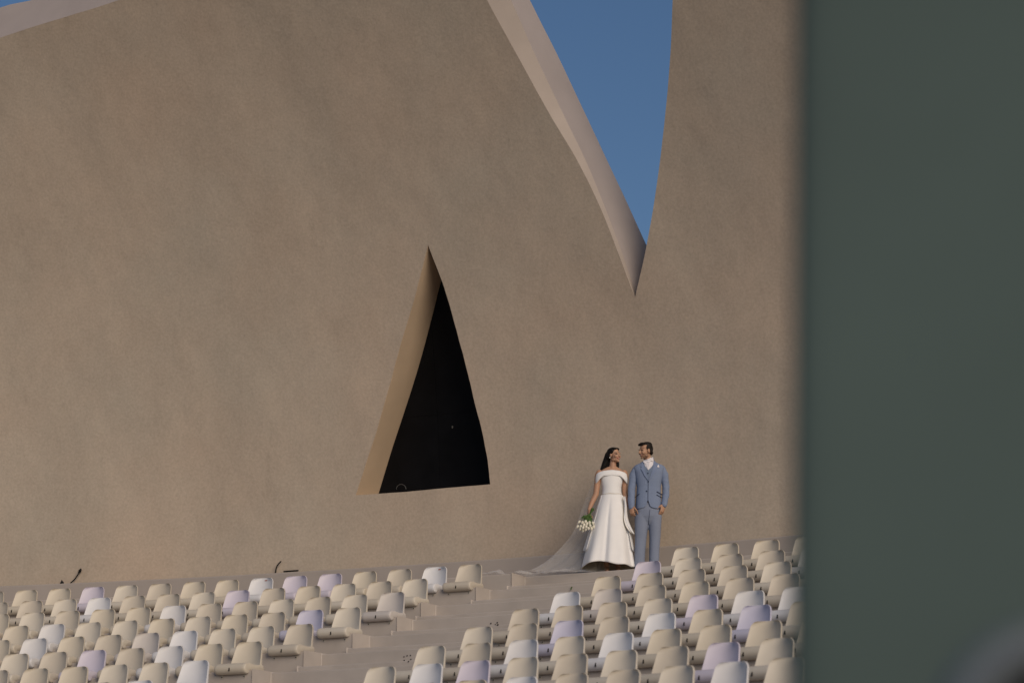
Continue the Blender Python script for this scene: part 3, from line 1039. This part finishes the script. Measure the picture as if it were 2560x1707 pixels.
# ---------- bride
BB = P3(880, 1410, BY); BB.z = Z0
bride = empty('person', BB)
tag(bride, 'woman with long dark hair in white off shoulder wedding gown, looking at the man', 'person')
bp_ = lambda x, z, dy=0.0: P3(x, z, BY + dy)
hb = Matrix.Translation(bp_(924, 306, -0.01)) @ Matrix.Rotation(math.radians(44), 4, 'Z') @ Matrix.Rotation(math.radians(-3), 4, 'X') @ Matrix.Scale(0.97, 4)
b = Blob()
head(b, hb, False)
b.tube([bp_(905, 460, 0.02), bp_(908, 420, 0.012), bp_(914, 370, 0.01), bp_(918, 330, 0.01)], [0.060, 0.050, 0.046, 0.046], 16)
b.stack([(bp_(900, 820, 0.02), 0.125, 0.085), (bp_(900, 690), 0.105, 0.070), (bp_(898, 590), 0.112, 0.078), (bp_(898, 510), 0.130, 0.076),
         (bp_(900, 462, 0.015), 0.165, 0.066), (bp_(902, 440, 0.02), 0.125, 0.052), (bp_(905, 420, 0.02), 0.07, 0.046)], sq=2.05)
b.tube([bp_(778, 478, 0.02), bp_(768, 510, 0.02), bp_(757, 590, 0.02), bp_(744, 690, 0.01), bp_(704, 770, -0.01), bp_(677, 835, -0.04)], [0.050, 0.053, 0.045, 0.041, 0.035, 0.025], 16)
b.tube([bp_(1020, 478, 0.02), bp_(1028, 510, 0.02), bp_(1026, 600, 0.03), bp_(1030, 690, 0.03), bp_(1058, 770, -0.0), bp_(1082, 830, -0.035)], [0.048, 0.050, 0.042, 0.038, 0.032, 0.024], 16)
for sx in (-1, 1):
    c = bp_(900 + 55 * sx, 820, 0.02)
    b.tube([c, Vector((c.x, c.y, Z0 + 0.5)), Vector((c.x, c.y, Z0 + 0.12))], [0.085, 0.055, 0.038])
    b.tube([Vector((c.x, c.y + 0.03, Z0 + 0.08)), Vector((c.x, c.y - 0.05, Z0 + 0.06)), Vector((c.x, c.y - 0.13, Z0 + 0.025))], [0.036, 0.034, 0.024])
hand(b, bp_(676, 836, -0.045), (0.02, -0.25, -1), (0.8, 0.5, 0.1), 0.62, -1, 0.94)
hand(b, bp_(1083, 834, -0.04), (0.25, -0.35, -1), (0.4, -0.8, 0.2), 0.55, -1, 0.92)
body = b.build('body', skin_m, bride, BB, 0.005, 4, 0.45)
hbi = hb.inverted()
ft_b = face_tone((0.47, 0.275, 0.185), (0.36, 0.10, 0.09), (0.03, 0.018, 0.012), False)
zchin = bp_(930, 392).z
paint(body, lambda p: ft_b(hbi @ p) if p.z > zchin else Vector((0.46, 0.265, 0.175)), BB)
# hair: sleek, swept back, falling behind the shoulders
b = Blob()
HE = lambda c, r: b.ell(c, r, hb)
HE((0, 0.030, 0.062), (0.079, 0.094, 0.066)); HE((0, 0.080, 0.015), (0.072, 0.042, 0.085))
for sx in (-1, 1):
    HE((sx * 0.026, -0.030, 0.092), (0.044, 0.038, 0.022)); HE((sx * 0.064, 0.008, 0.046), (0.015, 0.050, 0.038)); HE((sx * 0.070, 0.045, 0.0), (0.013, 0.045, 0.055))
b.tube([bp_(868, 300, 0.055), bp_(848, 360, 0.075), bp_(826, 410, 0.085), bp_(804, 445, 0.085)], [0.052, 0.052, 0.046, 0.030], 16, 1.0)
b.tube([bp_(895, 330, 0.075), bp_(880, 400, 0.09), bp_(862, 450, 0.09)], [0.05, 0.05, 0.04], 16)
b.tube([bp_(945, 345, 0.075), bp_(958, 395, 0.06), bp_(960, 425, 0.05)], [0.035, 0.026, 0.018], 12)
b.build('hair', hair_m, bride, BB, 0.006, 5, 0.5)
b = Blob(); b.ell(bp_(881, 328, -0.075), (0.008, 0.008, 0.011)); b.build('earring', pearl_m, bride, BB, 0.003, 1)
# gown
rows_d = [(507, 788, 1012), (530, 790, 1010), (575, 797, 1003), (620, 806, 992), (660, 806, 992), (690, 801, 999), (725, 790, 1010), (760, 776, 1020),
          (810, 758, 1030), (870, 740, 1038), (950, 716, 1050), (1050, 690, 1068), (1150, 664, 1085), (1250, 640, 1101), (1330, 618, 1116), (1400, 600, 1130)]
NA = 96
gv, gf = [], []
zz_all = []
# interpolate the rows
fine = []
for (z0_, l0, r0_), (z1_, l1, r1_) in zip(rows_d, rows_d[1:]):
    for k in range(4):
        t = k / 4
        fine.append((z0_ + (z1_ - z0_) * t, l0 + (l1 - l0) * t, r0_ + (r1_ - r0_) * t))
fine.append(rows_d[-1])
for ri, (zy, l, r) in enumerate(fine):
    c = bp_((l + r) / 2, zy, 0.0)
    hw = (bp_(r, zy).x - bp_(l, zy).x) / 2
    sk = max(0.0, min(1.0, (zy - 700) / 700))
    hd = 0.105 if zy < 700 else 0.105 + 0.24 * sk ** 0.9
    for i in range(NA):
        a = 2 * math.pi * i / NA
        f = 1 + 0.075 * sk * math.sin(5 * a + 0.9) + 0.045 * sk * math.sin(9 * a + 2.2 + 1.5 * sk)
        sharp = abs(math.sin(2.5 * a + 1.2))
        f -= 0.16 * min(1, sk * 3) * (1 - sharp) ** 6
        x = hw * math.cos(a) * (1 + (f - 1) * 0.4 * abs(math.sin(a)))
        y = hd * math.sin(a) * f
        p = c + Vector((x, y, 0))
        # the hem lifts in front, left of the centre, and dips to the floor elsewhere
        if sk > 0.5:
            fr = max(0.0, -math.sin(a))
            lift = 0.060 * math.exp(-((math.cos(a) + 0.32) / 0.42) ** 2) * fr - 0.018 * math.exp(-((math.cos(a) - 0.35) / 0.25) ** 2) * fr
            lift += 0.012 * math.sin(5 * a + 1)
            p.z += lift * ((sk - 0.5) / 0.5) ** 2
            if math.sin(a) > 0 and sk > 0.9:
                p.z -= 0.02
        p.z = max(p.z, Z0 + 0.006)
        gv.append(p - BB)
NR_ = len(fine)
for k in range(NR_ - 1):
    for i in range(NA):
        a = k * NA + i; b2 = k * NA + (i + 1) % NA
        gf.append((a, b2, b2 + NA, a + NA))
gown = mesh_obj('gown', gv, gf, dress_m, None, True)
gown.data.materials.append(lining_m)
bake(gown, [('SOLIDIFY', dict(thickness=0.008, offset=-1, material_offset=1, material_offset_rim=0))])
gown.parent = bride
for p in gown.data.polygons: p.use_smooth = True
# waist seam
wv = []
b = Blob()
wp = []
for i in range(41):
    a = math.pi * (1 + i / 40)
    c = bp_(900, 690)
    wp.append(c + Vector((0.1445 * math.cos(a), 0.1085 * math.sin(a), 0.002 * math.sin(6 * a))))
b.tube(wp, [0.0028] * 41, 8)
o = mesh_obj('waist_seam', [p - BB for p in b.v], b.f, lining_m, bride, True)
# folded off-shoulder neckline
nv, nf = [], []
NB = 72
top_c = [(0.0, 458), (0.45, 466), (0.8, 480), (1.0, 498)]
bot_c = [(0.0, 516), (0.45, 520), (0.68, 545), (0.85, 568), (1.0, 588)]
def lerp_c(cv, t):
    for (a, va), (b_, vb) in zip(cv, cv[1:]):
        if t <= b_:
            return va + (vb - va) * (t - a) / (b_ - a)
    return cv[-1][1]
NK = 8
for k in range(NK + 1):
    kk = k / NK
    for i in range(NB):
        a = 2 * math.pi * i / NB
        ca, sa = math.cos(a), math.sin(a)
        t = abs(ca)
        tz, bz = lerp_c(top_c, t), lerp_c(bot_c, t)
        if sa > 0:
            tz = tz + 25 * sa; bz = bz + 10 * sa
        zy = tz + (bz - tz) * kk
        bulge = 0.010 * math.sin(math.pi * kk)
        hw = 0.2285 - 0.004 * (1 - kk) + bulge * 0.5
        hd = 0.118 + bulge - (0.022 * (1 - kk) if sa < 0 else 0)
        c = bp_(896, zy, 0.012)
        x = hw * math.copysign(abs(ca) ** 0.82, ca)
        nv.append(c + Vector((x, hd * math.copysign(abs(sa) ** 0.9, sa), 0)) - BB)
for k in range(NK):
    for i in range(NB):
        a = k * NB + i; b2 = k * NB + (i + 1) % NB
        nf.append((a, b2, b2 + NB, a + NB))
nk = mesh_obj('neckline_band', nv, nf, dress_m, None, True)
bake(nk, [('SOLIDIFY', dict(thickness=0.012, offset=-1))])
nk.parent = bride
for p in nk.data.polygons: p.use_smooth = True
# overskirt behind, open in front
def grid_part(name, rows, mat, parent, base, thick, mat2=None):
    n = len(rows[0])
    vs = [Vector(p) - base for r in rows for p in r]
    fs = [(k * n + i, k * n + i + 1, (k + 1) * n + i + 1, (k + 1) * n + i) for k in range(len(rows) - 1) for i in range(n - 1)]
    o = mesh_obj(name, vs, fs, mat, None, True)
    if mat2:
        o.data.materials.append(mat2)
    bake(o, [('SUBSURF', dict(levels=1)), ('SOLIDIFY', dict(thickness=thick, offset=0, material_offset=1 if mat2 else 0))])
    for p in o.data.polygons: p.use_smooth = True
    o.parent = parent
    return o
rows = []
for k in range(13):
    t = k / 12
    zy = 700 + (1238 - 700) * t
    l = 792 + (619 - 792) * t ** 0.95; r = 1008 + (1124 - 1008) * t ** 0.95
    c = bp_((l + r) / 2, zy, 0.02)
    hw = (bp_(r, zy).x - bp_(l, zy).x) / 2
    hd = 0.125 + 0.215 * t
    row = []
    for i in range(31):
        a = -0.50 + (math.pi + 1.0) * i / 30
        f = 1 + 0.06 * t * math.sin(7 * a)
        row.append(c + Vector((hw * math.cos(a) * (1 + 0.02 * math.sin(7 * a) * t), hd * math.sin(a) * f, 0.02 * t * math.sin(5 * a))))
    rows.append(row)
grid_part('overskirt', rows, dress_m, bride, BB, 0.006)
# turned ruffle at the hip on the man's side
prof = [(1008, 700, 0.0), (1030, 760, -0.03), (1040, 840, -0.06), (1042, 900, -0.08), (1052, 950, -0.09), (1075, 1000, -0.09), (1100, 1045, -0.08), (1120, 1076, -0.06)]
inn = [(1004, 720, -0.06), (1014, 790, -0.10), (1018, 850, -0.12), (1016, 905, -0.15), (1018, 952, -0.17), (1040, 1010, -0.17), (1072, 1050, -0.15), (1108, 1078, -0.11)]
rows = []
for (x0_, z0_, d0), (x1_, z1_, d1) in zip(prof, inn):
    row = []
    for i in range(9):
        t = i / 8
        row.append(bp_(x0_ + (x1_ - x0_) * t + 10 * math.sin(math.pi * t), z0_ + (z1_ - z0_) * t - 6 * math.sin(math.pi * t), d0 + (d1 - d0) * t + 0.035 * math.sin(math.pi * t)))
    rows.append(row)
grid_part('hip_ruffle', rows, lining_m, bride, BB, 0.006, dress_m)
rows = []
for k, (xa, za) in enumerate([(1030, 705), (1048, 800), (1050, 880), (1060, 940), (1084, 1000), (1104, 1040), (1121, 1074)]):
    row = []
    for i in range(7):
        t = i / 6
        row.append(bp_(xa - (8 + 26 * (k / 6) * (1 - k / 6) * 4) * t, za + 2 * t, -0.10 - 0.03 * math.sin(math.pi * t) - 0.03 * t))
    rows.append(row)
grid_part('hip_ruffle', rows, dress_m, bride, BB, 0.005)
# veil: from the back of the head to a train along the walkway
vl = [(222, 862, 922, .075), (290, 838, 950, .10), (360, 806, 975, .13), (430, 772, 985, .16), (520, 738, 990, .19), (620, 690, 1000, .21), (750, 636, 1000, .23),
      (880, 590, 990, .25), (1000, 552, 980, .26), (1080, 506, 970, .24), (1160, 446, 960, .20), (1230, 380, 950, .15), (1290, 320, 930, .08), (1340, 262, 900, .02),
      (1385, 190, 860, -.06), (1420, 120, 800, -.13), (1446, 40, 720, -.20), (1460, -40, 620, -.25)]
rows = []
NV_ = 34
for k, (zy, l, r, dy) in enumerate(vl):
    t = k / (len(vl) - 1)
    row = []
    for i in range(NV_ + 1):
        s_ = i / NV_
        x = l + (r - l) * s_
        zz = zy + 70 * t * t * s_
        p = bp_(x, zz, dy + 0.05 * math.sin(math.pi * s_) + 0.022 * math.sin(26 * s_ + 4 * t) * (0.3 + t) + 0.012 * math.sin(61 * s_ + 9 * t))
        p.z = max(p.z, Z0 + 0.015 + 0.012 * math.sin(40 * s_ + 3 * k))
        row.append(p)
    rows.append(row)
grid_part('veil', rows, veil_m, bride, BB, 0.0004)
# end of the train, rumpled on the edge of the walkway
rows = []
a_end = on_cyl(1205, 1430, rb(0) + 0.05)[0]
a_st = on_cyl(1425, 1430, EDGE0 + 0.05)[0]
for k in range(34):
    t = k / 33
    a = a_st + (a_end - a_st) * t
    redge = EDGE0 + 0.02 if a > al(0) + 0.17 * U / rb(0) + 0.001 else rb(0) + 0.015
    row = []
    for i in range(9):
        s_ = i / 8
        h = (0.085 * (1 - t) ** 0.7 + 0.03) * math.sin(math.pi * min(1, 0.12 + s_ * 0.88)) * (0.7 + 0.3 * math.sin(k * 1.7 + s_ * 5)) * (1.0 if t < 0.55 else 0.3 if t < 0.76 else 1.9)
        row.append(pol(redge + 0.35 * s_ + 0.015 * math.sin(k * 0.9), a, Z0 + 0.008 + max(0, h)))
    rows.append(row)
grid_part('veil_train', rows, veil_m, bride, BB, 0.0004)

# ---------- bouquet, held head down in her hand
QB = bp_(672, 880, -0.09)
bq = empty('bouquet', bp_(650, 1050, -0.09))
tag(bq, 'bouquet of white tulips held upside down beside the wedding gown', 'bouquet')
qb = bq.location.copy()
grip = bp_(684, 880, -0.085)
def flower(parent, c, d, L, r):
    d = d.normalized()
    b = Blob()
    pts = [c - d * L * .5, c - d * L * .42, c - d * L * .15, c + d * L * .2, c + d * L * .42, c + d * L * .5]
    b.tube(pts, [r * .35, r * .75, r, r * .85, r * .45, r * .2], 8)
    return mesh_obj('tulip', [p - qb for p in b.v], b.f, tulip_m, parent, True)
ctr = bp_(641, 985, -0.09)
placed = []
tries = 0
while len(placed) < 23 and tries < 4000:
    tries += 1
    a = rnd.uniform(0, 6.283); rr_ = math.sqrt(rnd.random())
    x = 641 + 84 * rr_ * math.cos(a); z = 992 + 54 * rr_ * math.sin(a)
    if all(math.hypot(x - q[0], z - q[1]) > 26 for q in placed):
        placed.append((x, z))
        dy = -0.10 - 0.085 * math.sqrt(max(0, 1 - rr_ * rr_)) + rnd.uniform(-.015, .015)
        c = bp_(x, z, dy)
        fl = flower(bq, c, (c - grip) + Vector((0, 0, -0.02)), rnd.uniform(.044, .054), rnd.uniform(.019, .023))
        b = Blob()
        m_ = (grip + c) / 2 + Vector((rnd.uniform(-.01, .01), rnd.uniform(-.01, .01), 0))
        b.tube([grip + Vector((rnd.uniform(-.015, .015), rnd.uniform(-.012, .012), 0)), m_, c], [0.0035, 0.0035, 0.0035], 6)
        mesh_obj('stem', [p - qb for p in b.v], b.f, leaf_m, bq, True)
for k in range(12):                                     # cut stem ends above the hand
    b = Blob()
    e_ = bp_(712 + rnd.uniform(-16, 16), 826 + rnd.uniform(-8, 12), -0.10 + rnd.uniform(-.02, .02))
    b.tube([grip + Vector((rnd.uniform(-.01, .01), 0, 0)), (grip + e_) / 2, e_], [0.005, 0.005, 0.005], 6)
    mesh_obj('stem', [p - qb for p in b.v], b.f, leaf_m, bq, True)
for k in range(22):                                     # leaves under the hand
    p0 = grip + Vector((rnd.uniform(-.02, .02), rnd.uniform(-.02, .01), -0.02))
    p2 = bp_(rnd.uniform(580, 720), rnd.uniform(905, 1020), -0.11 + rnd.uniform(-.03, .03))
    mid = (p0 + p2) / 2 + Vector((rnd.uniform(-.02, .02), -0.02, 0.01))
    side = (p2 - p0).cross(Vector((0, 1, 0.3))).normalized()
    w_ = rnd.uniform(.010, .016)
    vs = [p0, mid + side * w_, p2, mid - side * w_, mid + Vector((0, -.006, 0))]
    vs2 = vs + [p + Vector((0, 0.002, 0)) for p in vs]
    mesh_obj('leaf', [p - qb for p in vs2], [(0, 1, 4), (1, 2, 4), (2, 3, 4), (3, 0, 4), (5, 9, 6), (6, 9, 7), (7, 9, 8), (8, 9, 5), (0, 5, 6, 1), (1, 6, 7, 2), (2, 7, 8, 3), (3, 8, 5, 0)], leaf_m, bq)
# ------------------------------------------------------------------ small things
def wire(name, pts, r, mat, label, cat, head_r=0, group=None):
    base = Vector(pts[0])
    t = empty(name, base)
    tag(t, label, cat, group)
    P = [Vector(p) - base for p in pts]
    b = Blob()
    b.tube(P, [r] * len(P), 8)
    mesh_obj('cable', b.v, b.f, mat, t, True)
    if head_r:
        b = Blob()
        d = (P[-1] - P[-2]).normalized()
        b.tube([P[-1] - d * head_r, P[-1], P[-1] + d * head_r], [head_r * .7, head_r, head_r * .6], 8)
        mesh_obj('plug', b.v, b.f, mat, t, True)
    return t
LR = PL_R + 0.04
def led(px, py, r=LR, dz=0.0):
    a, z = on_cyl(px, py, r)
    return pol(r, a, z + dz)
wire('cable_stub', [led(177, 1456), led(186, 1448), led(196, 1434), led(200, 1426)], 0.010, black, 'stiff black cable stub leaning from the wall ledge at far left', 'cable', 0.026)
wire('cable_stub', [led(689, 1431), led(690, 1422), led(693, 1413), led(697, 1408), led(701, 1404)], 0.010, black, 'thin curved black cable standing on the wall ledge under the window', 'cable', 0.013)
bar = wire('dark_bar', [led(710, 1428), led(722, 1427), led(745, 1425.5)], 0.012, black, 'short dark rod lying along the wall ledge above the lilac seats', 'rod')
# small dark wedge on the ledge
p = led(155, 1456)
t = empty('door_wedge', p)
tag(t, 'small black pointed wedge on the wall ledge at far left', 'wedge')
b = Blob()
b.tube([Vector((0, 0, -0.01)), Vector((0, 0, 0.012)), Vector((-0.004, 0, 0.03)), Vector((-0.006, 0, 0.045))], [0.032, 0.026, 0.009, 0.005], 8)
mesh_obj('block', b.v, b.f, black, t, False)
# cable loop and lamp stub in the dark window
def inwin(px, py, dr=-0.10):
    a, z = on_cyl(px, py, RW + T + dr, curl)
    return pol(RW + T + dr - curl(z), a, z)
grey_m = M('cable_grey', (0.10, 0.10, 0.10), 0.5, 0.4)
pts = [inwin(1003 + 12 * math.cos(q), 1222 - 12 * math.sin(q)) for q in [math.pi * i / 10 for i in range(11)]]
wire('cable_loop', pts, 0.004, grey_m, 'loop of thin grey cable on the sill of the dark window', 'cable')
p = inwin(1131, 1068, -0.06)
t = empty('window_fitting', p)
tag(t, 'tiny pale fitting on the black boards in the triangular window', 'fitting')
b = Blob(); b.tube([Vector((0, 0, -0.012)), Vector((0, 0, 0.004)), Vector((0, 0, 0.014))], [0.006, 0.012, 0.010], 8)
mesh_obj('bracket', b.v, b.f, M('fitting_grey', (0.16, 0.155, 0.14), 0.5, 0.4), t, False)
# drilled holes left where aisle seats or rails were bolted
def disc(px, py, r, rad):
    a, z = on_cyl(px, py, r)
    b = Blob()
    d = Vector((math.sin(a), math.cos(a), 0))
    c = pol(r, a, z)
    b.tube([c - d * 0.002, c + d * 0.01], [rad, rad], 10)
    o = mesh_obj('bolt_hole', [q - stand.location for q in b.v], b.f, black, stand, False)
def riser_r(px, py):
    """front-most aisle riser met at this place"""
    best = None
    for j in range(0, 12):
        fA = rb(j) + 0.68 * U
        for r, zt, zl in ((fA, zb(j), zb(j) - H + H2), (fA - D / 2, zb(j) - H + H2, zb(j) - H)):
            a, z = on_cyl(px, py, r)
            if zl < z < zt and (best is None or r < best):
                best = r
    return best or rb(5)
Z8 = (950, 1480, .1488)
for zx, zy in ((405, 1080), (458, 1062), (512, 1058), (408, 1140), (520, 1122), (480, 1160), (1865, 520), (1972, 508), (1940, 545), (1978, 545)):
    px, py = Z8[0] + zx * Z8[2], Z8[1] + zy * Z8[2]
    disc(px, py, riser_r(px, py), 0.0085 if zx < 1000 else 0.010)
# a weed in a crack of the stair
px, py = 1428, 1470
r = riser_r(px, py)
a, z = on_cyl(px, py, r - 0.01)
c = pol(r - 0.01, a, z)
weed = empty('weed', c)
tag(weed, 'tiny green weed growing from the stair riser below the bride', 'plant')
for k in range(6):
    q = rnd.uniform(0, 6.28)
    d = Vector((math.cos(q), -0.6, math.sin(q))).normalized() * rnd.uniform(.018, .034)
    s_ = d.cross(Vector((0, 1, 0))).normalized() * 0.006
    vs = [Vector((0, 0, 0)), d * .5 + s_, d, d * .5 - s_]
    vs += [p + Vector((0, 0.002, 0)) for p in vs]
    mesh_obj('leaf', vs, [(0, 1, 2, 3), (4, 7, 6, 5), (0, 4, 5, 1), (1, 5, 6, 2), (2, 6, 7, 3), (3, 7, 4, 0)], leaf_m, weed)

# ------------------------------------------------------------------ near column, out of focus
pil_m = M('column_paint', (0.080, 0.114, 0.110), 0.8, 0.2, 0.22, 0.9, bump=[(30, 0.004, 0.2)])
PY = 3.0
PXL = (1962 - 1280) / FPX * PY / math.cos(PITCH)
PR = 0.62
RZ = -0.24
pc = Vector((PXL, PY, GROUND)) + Matrix.Rotation(RZ, 3, 'Z') @ Vector((PR * 0.985, 0.42 * 0.97, 0))
col = empty('column', pc, RZ)
tag(col, 'dark grey green square column close to the camera, out of focus', 'column')
bm = bmesh.new()
N = 96
levels = [(0.0, 1.06), (0.10, 1.06), (0.12, 1.0), (1.0, 1.0), (2.0, 1.0), (3.0, 1.0), (4.5, 1.0), (6.0, 1.0)]
rg = []
for z, k in levels:
    k *= (PR - 0.033 * (z - 1.87)) / PR                # the shaft tapers upwards
    ring_ = []
    for i in range(N):
        ca, sa = math.cos(2 * math.pi * i / N), math.sin(2 * math.pi * i / N)
        ring_.append(bm.verts.new((PR * k * math.copysign(abs(ca) ** 0.06, ca), 0.42 * k * math.copysign(abs(sa) ** 0.06, sa), z)))
    rg.append(ring_)
for p_, q_ in zip(rg, rg[1:]):
    for i in range(N):
        bm.faces.new((p_[i], p_[(i + 1) % N], q_[(i + 1) % N], q_[i]))
bm.faces.new(rg[-1])
sh = bm_obj('shaft', bm, pil_m, col, True)
# round black fitting with a grey rim standing out from the column
d = ray(2650, 1880)
fy = 2.15
fc = Vector((d.x * fy / d.y, fy, d.z * fy / d.y + CAM_H))
fit = empty('round_fitting', fc)
tag(fit, 'blurred black round fitting with grey rim low on the near column', 'fitting')
bm = bmesh.new()
R_ = 0.098
NS = 48
prof = [(R_ * 0.80, -0.02), (R_ * 0.86, -0.035), (R_, -0.04), (R_ * 1.12, -0.03), (R_ * 1.16, 0.0), (R_ * 1.1, 0.08), (R_ * 0.8, 0.10)]
rg = [[bm.verts.new((r_ * math.cos(2 * math.pi * i / NS), y_, r_ * math.sin(2 * math.pi * i / NS))) for i in range(NS)] for r_, y_ in prof]
for p_, q_ in zip(rg, rg[1:]):
    for i in range(NS):
        bm.faces.new((p_[i], p_[(i + 1) % NS], q_[(i + 1) % NS], q_[i]))
bm_obj('rim', bm, M('rim_grey', (0.13, 0.155, 0.18), 0.5, 0.4), fit, True)
bm = bmesh.new()
prof = [(0.0, 0.0), (R_ * .4, -0.003), (R_ * .82, -0.012)]
rg = [[bm.verts.new((max(r_, 0.001) * math.cos(2 * math.pi * i / NS), y_, max(r_, 0.001) * math.sin(2 * math.pi * i / NS))) for i in range(NS)] for r_, y_ in prof]
for p_, q_ in zip(rg, rg[1:]):
    for i in range(NS):
        bm.faces.new((p_[i], p_[(i + 1) % NS], q_[(i + 1) % NS], q_[i]))
bm.faces.new(rg[0][::-1])
bm_obj('face', bm, black, fit, True)
bm = bmesh.new()
arm_end = Vector((fc.x + 0.12, pc.y - 0.2, fc.z)) - fc
b = Blob(); b.tube([Vector((0, 0.06, 0)), arm_end * 0.5 + Vector((0, 0.06, 0)), arm_end], [0.02, 0.02, 0.02], 10)
bm.free()
mesh_obj('arm', b.v, b.f, black, fit, True)
